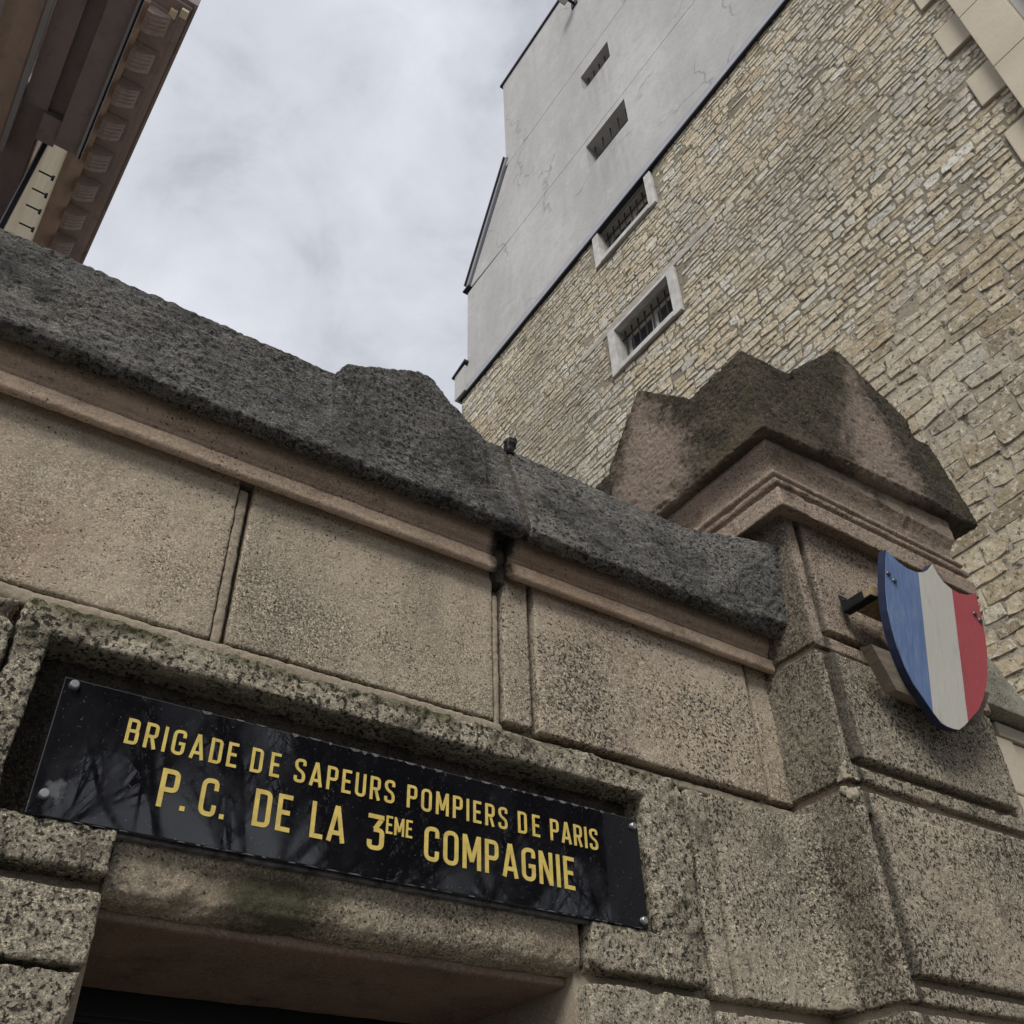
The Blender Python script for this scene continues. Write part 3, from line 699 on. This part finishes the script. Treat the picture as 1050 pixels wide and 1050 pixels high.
# brackets and battens behind it
def obox(bm, x0, x1, s0, s1, o0, o1):
    v = [bm.verts.new(sp(x,s,o)) for x in (x0,x1) for s in (s0,s1) for o in (o0,o1)]
    for f in ((0,1,3,2),(4,6,7,5),(0,4,5,1),(2,3,7,6),(0,2,6,4),(1,5,7,3)): bm.faces.new([v[i] for i in f])
for X in (2.145, 2.585):
    bm = bmesh.new()
    box(bm, X-.016, X+.016, 1.384, 1.388, 3.115, 3.175, .002); box(bm, X-.016, X+.016, 1.285, 1.3835, 3.115, 3.120, .001)
    box(bm, X-.016, X-.012, 1.31, 1.3835, 3.1205, 3.145, .001)
    cyl(bm, (X,1.384,3.158), (X,1.376,3.158), .009, .006, 10)
    bm_obj('bracket', bm, M['iron'], SH)
bm = bmesh.new(); box(bm, 2.152, 2.60, 1.285, 1.372, 3.122, 3.158, .003); bm_obj('batten', bm, M['tagwood'], SH)
bm = bmesh.new()
poly = [(2.093,.155),(2.185,.050),(2.55,.050),(2.62,.155)]
A = [bm.verts.new(sp(x,q,-.052)) for x, q in poly]; Bv = [bm.verts.new(sp(x,q,-.0125)) for x, q in poly]
bm.faces.new(A); bm.faces.new(Bv[::-1])
for k in range(4): bm.faces.new((A[k],Bv[k],Bv[(k+1)%4],A[(k+1)%4]))
box(bm, 2.25, 2.50, 1.345, 1.384, 2.87, 2.93)
bm_obj('backing_board', bm, M['wood'], SH)

# ------------------------------------------------------------------ stone and plaster building behind
B = root('party_wall_building', (9,5,0), 'tall building behind, rubble stone wall below and grey plaster gable above with barred windows', 'building')
XF = 6.0
# masonry
holes = [(4.83,6.16,10.66,11.53),(4.87,6.22,12.98,13.9)]
quo = [(9.10+.93*k-.465, 9.10+.93*k) for k in range(-4,7)]
def blocked(y0, y1, z0, z1):
    for a, b, c, d in holes:
        if y0 < b and y1 > a and z0 < d and z1 > c: return True
    return False
rnd = random.Random(21)
verts, faces, tones = [], [], []
def add_stone(y0, y1, z0, z1, big):
    wd, hg = y1-y0, z1-z0; nx = max(4, min(9, int(wd/.06)+2)); nz = 4
    tone = min(1, max(0, rnd.gauss(.30,.19) if big else rnd.gauss(.58,.2))); out = rnd.uniform(.001,.009)*(1.5 if big else 1)
    j = [(rnd.uniform(-.22,.22)*hg*.5, rnd.uniform(-.15,.15)*hg) for _ in range(4)]
    tilt = rnd.uniform(-.05,.05)*(.4 if big else 1); face = rnd.uniform(-.003,.004)
    b0 = len(verts); sd = rnd.uniform(0,100); rc = rnd.uniform(.0,.10) if big else rnd.uniform(.02,.16); rv = rnd.uniform(.0,.12) if big else rnd.uniform(.02,.28)
    my, mz = min(.12, .007/wd), min(.16, .006/hg)
    for iz in range(nz+1):
        for ix in range(nx+1):
            # ring 0 sits back in the joint, ring 1 starts the face
            ue = 0 if ix == 0 else 1 if ix == nx else my+(ix-1)/(nx-2)*(1-2*my)
            ve = 0 if iz == 0 else 1 if iz == nz else mz+(iz-1)/(nz-2)*(1-2*mz)
            jy = j[0][0]*(1-ue)*(1-ve)+j[1][0]*ue*(1-ve)+j[2][0]*(1-ue)*ve+j[3][0]*ue*ve
            jz = j[0][1]*(1-ue)*(1-ve)+j[1][1]*ue*(1-ve)+j[2][1]*(1-ue)*ve+j[3][1]*ue*ve
            cu = (abs(ue-.5)*2)**4; cv = (abs(ve-.5)*2)**4         # round the corners in
            yy = y0+ue*wd + jy - (ue-.5)*wd*rc*cv
            zz = z0+ve*hg + jz - (ve-.5)*hg*rv*cu + tilt*(ue-.5)*wd
            rim = ix in (0,nx) or iz in (0,nz)
            x = XF + (.005 if rim else -out + face*(ve-.5)*1.2 + (.0075 if big else .007)*noise.noise(Vector((yy*19+sd, zz*19, sd))))
            yy += .016*noise.noise(Vector((yy*15, zz*15, sd))); zz += .013*noise.noise(Vector((zz*11, yy*11, sd+7)))
            verts.append((x,yy,zz))
    for iz in range(nz):
        for ix in range(nx):
            a = b0+iz*(nx+1)+ix; faces.append((a, a+nx+1, a+nx+2, a+1)); tones.append(tone)
zb = lambda y: 13.55 + (9.9-y)*.043          # the plaster's lower edge runs slightly uphill towards the street
z = 3.4
while z < 13.9:
    lowz = z < 8.0 + rnd.uniform(-.3,.6)
    hg = rnd.uniform(.115,.185) if z < 7.4 else rnd.uniform(.095,.15) if z < 8.4 else rnd.choice((rnd.uniform(.055,.08), rnd.uniform(.075,.10), rnd.uniform(.09,.13)))
    y = 1.155 if any(z+hg-.03 > a and z+.03 < b for a, b in quo) else .90
    wob = rnd.uniform(0,50)
    while y < 9.9:
        wd = rnd.uniform(.13,.40) if lowz else rnd.choice((rnd.uniform(.09,.17), rnd.uniform(.13,.25), rnd.uniform(.2,.36)))
        y1 = min(y+wd, 9.91)
        dz = .045*noise.noise(Vector((y*.8, z*.5, 3.1))) + .012*noise.noise(Vector((y*3, wob, 0)))
        if y1-y > .06:
            skip = blocked(y+.01, y1-.01, z+.02, z+hg-.02)
            if z+hg > zb(y1)+.06: skip = True
            if not skip:
                g = rnd.uniform(.004,.011) if not lowz else .009
                if hg > .095 and rnd.random() < .07 and not lowz:
                    add_stone(y+g, y1-g, z+dz+g, z+dz+hg*.52-g*.5, lowz); add_stone(y+g, y1-g, z+dz+hg*.52+g*.5, z+dz+hg-g, lowz)
                elif rnd.random() < .985: add_stone(y+g, y1-g, z+dz+g, z+dz+hg-g, lowz)
        y = y1
    z += hg
me = bpy.data.meshes.new('rubble'); me.from_pydata(verts, [], faces); me.update()
at = me.attributes.new('tone', 'FLOAT', 'FACE'); at.data.foreach_set('value', np.array(tones, np.float32))
mesh_obj('rubble_masonry', me, M['rubble'], B)
# mortar bed with the window openings left out
def grid_wall(bm, ys, zs, inside, xf, xb):
    """wall sheet of cells with openings; reveals are closed back to xb"""
    ok = lambda i, k: 0 <= i < len(ys)-1 and 0 <= k < len(zs)-1 and inside((ys[i]+ys[i+1])/2, (zs[k]+zs[k+1])/2)
    def q(*p): bm.faces.new([bm.verts.new(v) for v in p])
    for i in range(len(ys)-1):
        for k in range(len(zs)-1):
            if not ok(i,k): continue
            a, b, c, d = ys[i], ys[i+1], zs[k], zs[k+1]
            q((xf,a,c),(xf,a,d),(xf,b,d),(xf,b,c))
            if not ok(i-1,k): q((xf,a,c),(xb,a,c),(xb,a,d),(xf,a,d))
            if not ok(i+1,k): q((xf,b,c),(xf,b,d),(xb,b,d),(xb,b,c))
            if not ok(i,k-1): q((xf,a,c),(xf,b,c),(xb,b,c),(xb,a,c))
            if not ok(i,k+1): q((xf,a,d),(xb,a,d),(xb,b,d),(xf,b,d))
def not_in(hs): return lambda y, z: not any(a < y < b and c < z < d for a, b, c, d in hs)
bm = bmesh.new()
grid_wall(bm, sorted({.6,9.93,*(v for h_ in holes for v in h_[:2])}), [0,10.66,11.53,12.98,13.58], not_in([holes[0],(4.87,6.22,12.98,13.6)]), XF+.001, XF+.3)
prism(bm, [(.6,13.581),(4.87,13.581),(4.87,zb(4.87)+.05),(.6,zb(.6)+.05)], 'x', XF, XF+.279); prism(bm, [(6.22,13.581),(9.9,13.581),(6.22,zb(6.22)+.05)], 'x', XF, XF+.279)
bm_obj('mortar_bed', bm, M['rmortar'], B)
# plaster gable with two slits; horizontal render joints are real grooves
slits = [(5.20,5.955,17.66,18.20),(5.085,6.06,15.40,16.06)]
steps = [(14.02,16.22),(16.235,18.62),(18.635,21.80)]
XP = 5.965
bm = bmesh.new()
for z0_, z1_ in steps:
    ymax = 9.70 if z0_ < 15 else 8.21
    hs = [h_ for h_ in slits if z0_ < h_[3] and z1_ > h_[2]]
    grid_wall(bm, sorted({-.4,ymax if z0_ < 18 else 8.30,*(v for h_ in hs for v in h_[:2])}), sorted({z0_,z1_,*(v for h_ in hs for v in h_[2:])}), not_in(hs), XP, XF+.28)
prism(bm, [(-.4,zb(-.4)+.03),(9.70,zb(9.7)+.03),(9.70,14.0195),(-.4,14.0195)], 'x', XP, XF+.28)
prism(bm, [(8.211,16.236),(9.62,16.30),(8.24,18.60),(8.211,18.61)], 'x', XP, XF+.28)
bm_obj('plaster_gable', bm, M['plaster'], B)
bm = bmesh.new()
prism(bm, [(-.4,14.03),(9.69,13.62),(9.69,16.30),(8.22,18.75),(8.28,18.8),(8.28,21.78),(-.4,21.78)], 'x', XF+.2801, 12)
box(bm, XF+.3001, 12, .6, 9.90, 0, 13.585)
for y0_, y1_, z0_, z1_ in ((-.4,9.69,16.2,16.26),(-.4,8.2,18.6,18.66)): box(bm, XP+.02, XF+.2795, y0_, y1_, z0_, z1_)
bm_obj('building_body', bm, M['plaster'], B)
# slit gratings
for a, b, c, d in slits:
    bm = bmesh.new(); box(bm, XF+.23, XF+.279, a-.02, b+.02, c-.02, d+.02)
    sg = bm_obj('slit_opening', bm, simple('slit_shadow_stone', (.20,.195,.19), .9), B)
    n = 5
    bm = bmesh.new()
    for k in range(n):
        y = a+(b-a)*(k+.6)/n
        cyl(bm, (XF+.09,y,c+.02), (XF+.09,y,d+.0), .012, None, 6)
    bm_obj('bar', bm, M['iron'], sg)
# flashing strip between plaster and stone, ledge at its end
def strip(bm, y0, y1, a, b, xf): prism(bm, [(y0,zb(y0)+a),(y1,zb(y1)+a),(y1,zb(y1)+b),(y0,zb(y0)+b)], 'x', xf, XF+.02)
bm = bmesh.new(); strip(bm, .60, 9.94, .032, .15, 5.945); bm_obj('flashing', bm, M['flash'], B)
bm = bmesh.new(); strip(bm, .60, 9.95, .0, .03, 5.940); strip(bm, .60, 9.72, .153, .175, 5.955); bm_obj('drip_edge', bm, M['dkmetal'], B)
bm = bmesh.new(); box(bm, 5.91, 12, 9.70, 10.03, 13.60, 14.22); bm_obj('plaster_stub', bm, M['plaster'], B)
bm = bmesh.new(); prism(bm, [(9.66,14.27),(10.09,14.19),(10.09,14.225),(9.66,14.32)], 'x', 5.88, 12); bm_obj('zinc_capping', bm, M['dkmetal'], B)
# verge of the roof
bm = bmesh.new(); box(bm, 5.93, 12, -.4, 8.37, 21.80, 21.86); bm_obj('roof_capping', bm, M['dkmetal'], B)
bm = bmesh.new()
prism(bm, [(9.63,16.37),(9.70,16.42),(8.27,18.86),(8.22,18.83)], 'x', 5.925, 12)
vg = bm_obj('roof_verge', bm, M['flash'], B)
bm = bmesh.new(); prism(bm, [(9.70,16.42),(9.73,16.435),(8.29,18.895),(8.27,18.86)], 'x', 5.89, 12); box(bm, 5.90, 12, 9.58, 9.78, 16.29, 16.33)
bm_obj('lead_edge', bm, M['dkmetal'], vg)
# barred windows
def window(y0, y1, z0, z1, top=True):
    t = .13
    bm = bmesh.new()
    box(bm, 5.955, XF+.06, y0, y0+t, z0, z1, .006); box(bm, 5.955, XF+.06, y1-t, y1, z0, z1, .006)
    box(bm, 5.945, XF+.06, y0+t+.001, y1-t-.001, z0, z0+.085, .006)
    if top: box(bm, 5.96, XF+.06, y0+t+.001, y1-t-.001, z1-.05, z1, .006)
    wn = bm_obj('window', bm, M['frame'], B)
    a, b, c, d = y0+t, y1-t, z0+.085, z1-(.05 if top else 0)
    bm = bmesh.new()
    for (p, q, r, s_) in ((a-.03,a,c-.02,d+.03),(b,b+.03,c-.02,d+.03)): box(bm, XF+.0605, XF+.27, p, q, r, s_)
    box(bm, XF+.0605, XF+.27, a+.001, b-.001, d, d+.03); box(bm, XF+.0605, XF+.27, a+.001, b-.001, c-.03, c)
    bm_obj('reveal', bm, M['cement'], wn)
    bm = bmesh.new()
    m_ = (a+b)/2
    for p, q in ((a,m_-.004),(m_+.004,b)):
        box(bm, XF+.20, XF+.245, p+.002, p+.055, c+.002, d-.002, .004); box(bm, XF+.20, XF+.245, q-.055, q-.002, c+.002, d-.002, .004)
        box(bm, XF+.20, XF+.245, p+.056, q-.056, c+.002, c+.06, .004); box(bm, XF+.20, XF+.245, p+.056, q-.056, d-.06, d-.002, .004)
    bm_obj('sash', bm, M['sash'], wn)
    bm = bmesh.new(); box(bm, XF+.215, XF+.225, a+.03, b-.03, c+.03, d-.03); bm_obj('pane', bm, M['glass'], wn)
    bm = bmesh.new()
    n = 8
    for k in range(n):
        y = a+(b-a)*(k+.5)/n; cyl(bm, (XF+.10,y,c), (XF+.10,y,d), .011, None, 6)
    for zz in (c+.12, d-.14): box(bm, XF+.095, XF+.107, a, b, zz, zz+.02)
    bm_obj('grille', bm, M['iron'], wn)
window(4.84,6.15,10.68,11.52); window(4.89,6.20,13.0,13.735, False)
bm = bmesh.new(); box(bm, 5.984, XF+.04, 4.1, 6.75, 11.535, 11.67, .006)
carve('cement_patch', bm, M['cement'], B, voxel=.012, smooth=1, amp=.008, freq=7, amp2=.002)
bm = bmesh.new(); box(bm, 5.975, XF+.04, 4.3, 5.3, 9.20, 9.33, .006)
carve('cement_patch', bm, M['frame'], B, voxel=.025, smooth=1, amp=.008, freq=6, amp2=.002)
# cream pilaster with toothing stones
bm = bmesh.new(); z = 3.2
while z < 21:
    h_ = .93; box(bm, 5.84, 6.3, .53, .888, z+.004, z+h_-.004, .008); z += h_
bm_obj('pilaster', bm, M['ashlar'], B)
rnd = random.Random(9)
for a, b in quo:
    bm = bmesh.new(); box(bm, 5.965, 6.2, .8885, 1.145+rnd.uniform(-.02,.02), a+.008, b-.008, .012)
    bm_obj('toothing_stone', bm, M['ashlar'], B)
bm = bmesh.new(); box(bm, 5.99, 12, -4, .526, 0, 21); box(bm, 5.86, 5.985, -.4, .36, 3, 21); bm_obj('front_return', bm, M['plaster'], B)
# floodlight near the roof edge
FL = root('floodlight', (5.95,5.84,21.0), 'small dark floodlight on a bracket near the top of the grey gable', 'lamp')
bm = bmesh.new(); box(bm, 5.62, 5.80, 5.72, 5.94, 20.80, 20.94, .02); bm_obj('lamp_housing', bm, M['dkmetal'], FL)
bm = bmesh.new(); box(bm, 5.80, 5.964, 5.80, 5.85, 20.86, 20.90); box(bm, 5.94, 5.964, 5.74, 5.91, 20.79, 20.98); bm_obj('bracket', bm, M['dkmetal'], FL)
bm = bmesh.new(); box(bm, 5.64, 5.78, 5.74, 5.92, 20.79, 20.799); bm_obj('lens', bm, M['frame'], FL)

# ------------------------------------------------------------------ corniced building, upper left
YAW = .032
LB = root('corniced_building', (0,0,0), 'soot brown building at upper left seen from below, with carved bracketed cornice', 'building', rotz=YAW)
def lbox(bm, *a, **k): box(bm, *a, **k)
ZC = 13.0; ED = .168; YS = 5.83
bm = bmesh.new(); lbox(bm, -.535, -.49, 5.78, 22, 0, 7.9995); bm_obj('lower_wall', bm, M['cornice'], LB, local=True)
bm = bmesh.new(); lbox(bm, -.535, -.50, 5.86, 22, 8.0, ZC-.004); lbox(bm, -.535, -.50, 5.78, 5.8595, 8.0, 10.6); bm_obj('upper_wall', bm, M['creamwall'], LB, local=True)
bm = bmesh.new(); lbox(bm, -8, -.6005, 7.25, 22, 0, ZC-.006); bm_obj('front_wall', bm, M['cornice'], LB, local=True)
bm = bmesh.new(); lbox(bm, -.537, -.502, 5.745, 5.7795, 0, 10.6); bm_obj('corner_strip', bm, M['dkmetal'], LB, local=True)
bm = bmesh.new(); lbox(bm, -.547, -.5375, 5.742, 5.775, 0, 10.6); bm_obj('downpipe', bm, M['flash'], LB, local=True)
bm = bmesh.new(); lbox(bm, -.499, -.475, 5.79, 22, 8.001, 8.06, bev=.008); bm_obj('ledge', bm, M['dkmetal'], LB, local=True)
# cornice: corona, fascia steps, end return
bm = bmesh.new()
lbox(bm, -8, ED-.13, YS+.13, 22, ZC, ZC+.25); lbox(bm, ED-.035, ED-.015, YS+.02, 22, ZC+.045, ZC+.08)
lbox(bm, -8, ED-.045, YS+.045, 22, ZC+.02, ZC+.30); lbox(bm, -8, ED, YS, 22, ZC+.07, ZC+.42, bev=.01)
bm_obj('cornice', bm, M['cornice'], LB, local=True)
bm = bmesh.new(); prism(bm, [(-.499,12.86),(-.43,12.87),(-.37,12.89),(-.33,12.90),(-.28,12.92),(-.28,12.995),(-.499,12.995)], 'y', 6.02, 22)
bm_obj('bed_moulding', bm, M['brownbeam'], LB, local=True)
def modillion(y):
    bm = bmesh.new()
    prism(bm, [(-.282,12.80),(-.22,12.79),(-.12,12.84),(-.06,12.90),(-.03,12.925),(-.03,12.995),(-.282,12.995)], 'y', y-.13, y+.13)
    c = bm_obj('corbel', bm, M['cornice'], LB, local=True)
    bm = bmesh.new()
    for k in range(4): prism(bm, [(-.27,12.793),(-.22,12.782),(-.11,12.835),(-.05,12.893),(-.05,12.905),(-.27,12.815)], 'y', y-.10+k*.055, y-.075+k*.055)
    lbox(bm, -.285, -.012, y-.15, y+.15, 12.955, 12.997)
    bm_obj('carving', bm, M['corbel'], c, local=True)
for k in range(15): modillion(6.18+.52*k)
for a, b in ((-.03, 5.97), (.075, 5.90)):
    bm = bmesh.new(); lbox(bm, a-.05, a+.03, b, b+.10, 12.95, 12.998, bev=.008); bm_obj('dentil', bm, M['creamwall'], LB, local=True)
# small iron brackets standing off the pale wall
for k, y in enumerate((6.06,6.27,6.47,6.70,6.95)):
    bm = bmesh.new(); lbox(bm, -.498, -.37, y, y+.011, 9.36, 9.372); lbox(bm, -.388, -.366, y-.012, y+.020, 9.335, 9.376)
    bm_obj('iron_bracket', bm, M['iron'], LB, local=True)
# portico in front: stepped soffit with pale edges
ZP = 9.3; YE = 5.69
bm = bmesh.new(); lbox(bm, -.459, -.274, .8, YE, ZP, ZP+.5); bm_obj('portico_beam', bm, M['cornice'], LB, local=True)
bm = bmesh.new(); lbox(bm, -.59, -.4595, .8, YE-.23, ZP+.11, ZP+.5); lbox(bm, -.606, -.4593, YE-.2295, YE+.05, ZP+.02, ZP+.5); lbox(bm, -.778, -.591, .8, YE-.235, ZP+.045, ZP+.5); lbox(bm, -.82, -.607, YE-.2293, 9.2, ZP+.08, ZP+.5); lbox(bm, -5, -.821, YE+.282, 9.2, ZP+.10, ZP+.5)
bm_obj('portico_ceiling', bm, M['cornice'], LB, local=True)
bm = bmesh.new(); lbox(bm, -.2735, -.2555, .8, YE+.02, ZP-.025, ZP+.02); lbox(bm, -.827, -.786, .8, YE+.28, ZP-.05, ZP+.02); lbox(bm, -1.114, -1.065, .8, YE, ZP-.25, ZP-.165)
bm_obj('pale_fillet', bm, M['flash'], LB, local=True)
bm = bmesh.new(); lbox(bm, -.2547, -.2375, .8, YE+.02, ZP, ZP+.08); bm_obj('gutter', bm, M['dkmetal'], LB, local=True)
bm = bmesh.new(); prism(bm, [(-1.065,ZP-.15),(-.983,ZP-.13),(-.885,ZP-.065),(-.829,ZP-.04),(-.829,ZP+.33),(-1.065,ZP+.33)], 'y', .8, YE+.25); bm_obj('architrave', bm, M['brownbeam'], LB, local=True)
bm = bmesh.new(); lbox(bm, -5, -1.122, .8, YE, ZP-.2, ZP+.33); bm_obj('porch_roof', bm, M['brownbeam'], LB, local=True)

# ------------------------------------------------------------------ bare street trees across the road (mirrored in the plaque)
def tree(name, x, y, hgt, seed, label):
    rt = root(name, (x,y,-.13), label, 'tree', 'bare street trees mirrored in the plaque')
    rnd = random.Random(seed); tk = bmesh.new(); cr_ = bmesh.new()
    cyl(tk, (x,y,-.15), (x+.1,y,2.9), .17, .12, 10)
    def branch(p, d, ln, r, lev):
        n = 3; q = p.copy()
        for k in range(n):
            d = (d + Vector((rnd.uniform(-.25,.25), rnd.uniform(-.25,.25), rnd.uniform(-.05,.22)))).normalized()
            q2 = q + d*ln/n; r2 = r*(1-.25*(k+1)/n)
            cyl(tk if lev == 0 else cr_, q, q2, r*(1-.25*k/n), r2, 6 if lev < 2 else 4, False); q = q2
            if lev < 6 and (k > 0 or lev > 1):
                for _ in range(2 if 1 < lev < 4 and rnd.random() < .45 else 1):
                    dd = (d + Vector((rnd.uniform(-1,1), rnd.uniform(-1,1), rnd.uniform(-.3,.7)))*.85).normalized()
                    branch(q, dd, ln*rnd.uniform(.55,.8), r2*.62, lev+1)
        if lev < 6: branch(q, d, ln*.75, r*.7, lev+1)
    for k in range(4):
        a = k*1.6+rnd.random(); branch(Vector((x+.1,y,2.85)), Vector((math.cos(a)*.75, math.sin(a)*.75, .9)).normalized(), hgt*.24, .085, 0)
    bm_obj('trunk', tk, M['bark'], rt); bm_obj('crown', cr_, M['bark'], rt)
tree('bare_tree', 1.6, -6.0, 8.5, 1, 'bare tree across the street, the one mirrored at the left of the plaque')
tree('bare_tree', -.2, -7.8, 9.0, 6, 'bare tree across the street, the leftmost one, mirrored at the plaque end')
tree('bare_tree', 4.6, -6.6, 9.5, 2, 'bare tree across the street, the one mirrored in the middle of the plaque')
tree('bare_tree', 8.9, -6.8, 8.5, 4, 'bare tree across the street, the one mirrored at the right of the plaque')

# ------------------------------------------------------------------ render settings
scene.view_settings.view_transform = 'Standard'; scene.view_settings.look = 'None'
scene.view_settings.exposure = .82; scene.view_settings.gamma = 1.
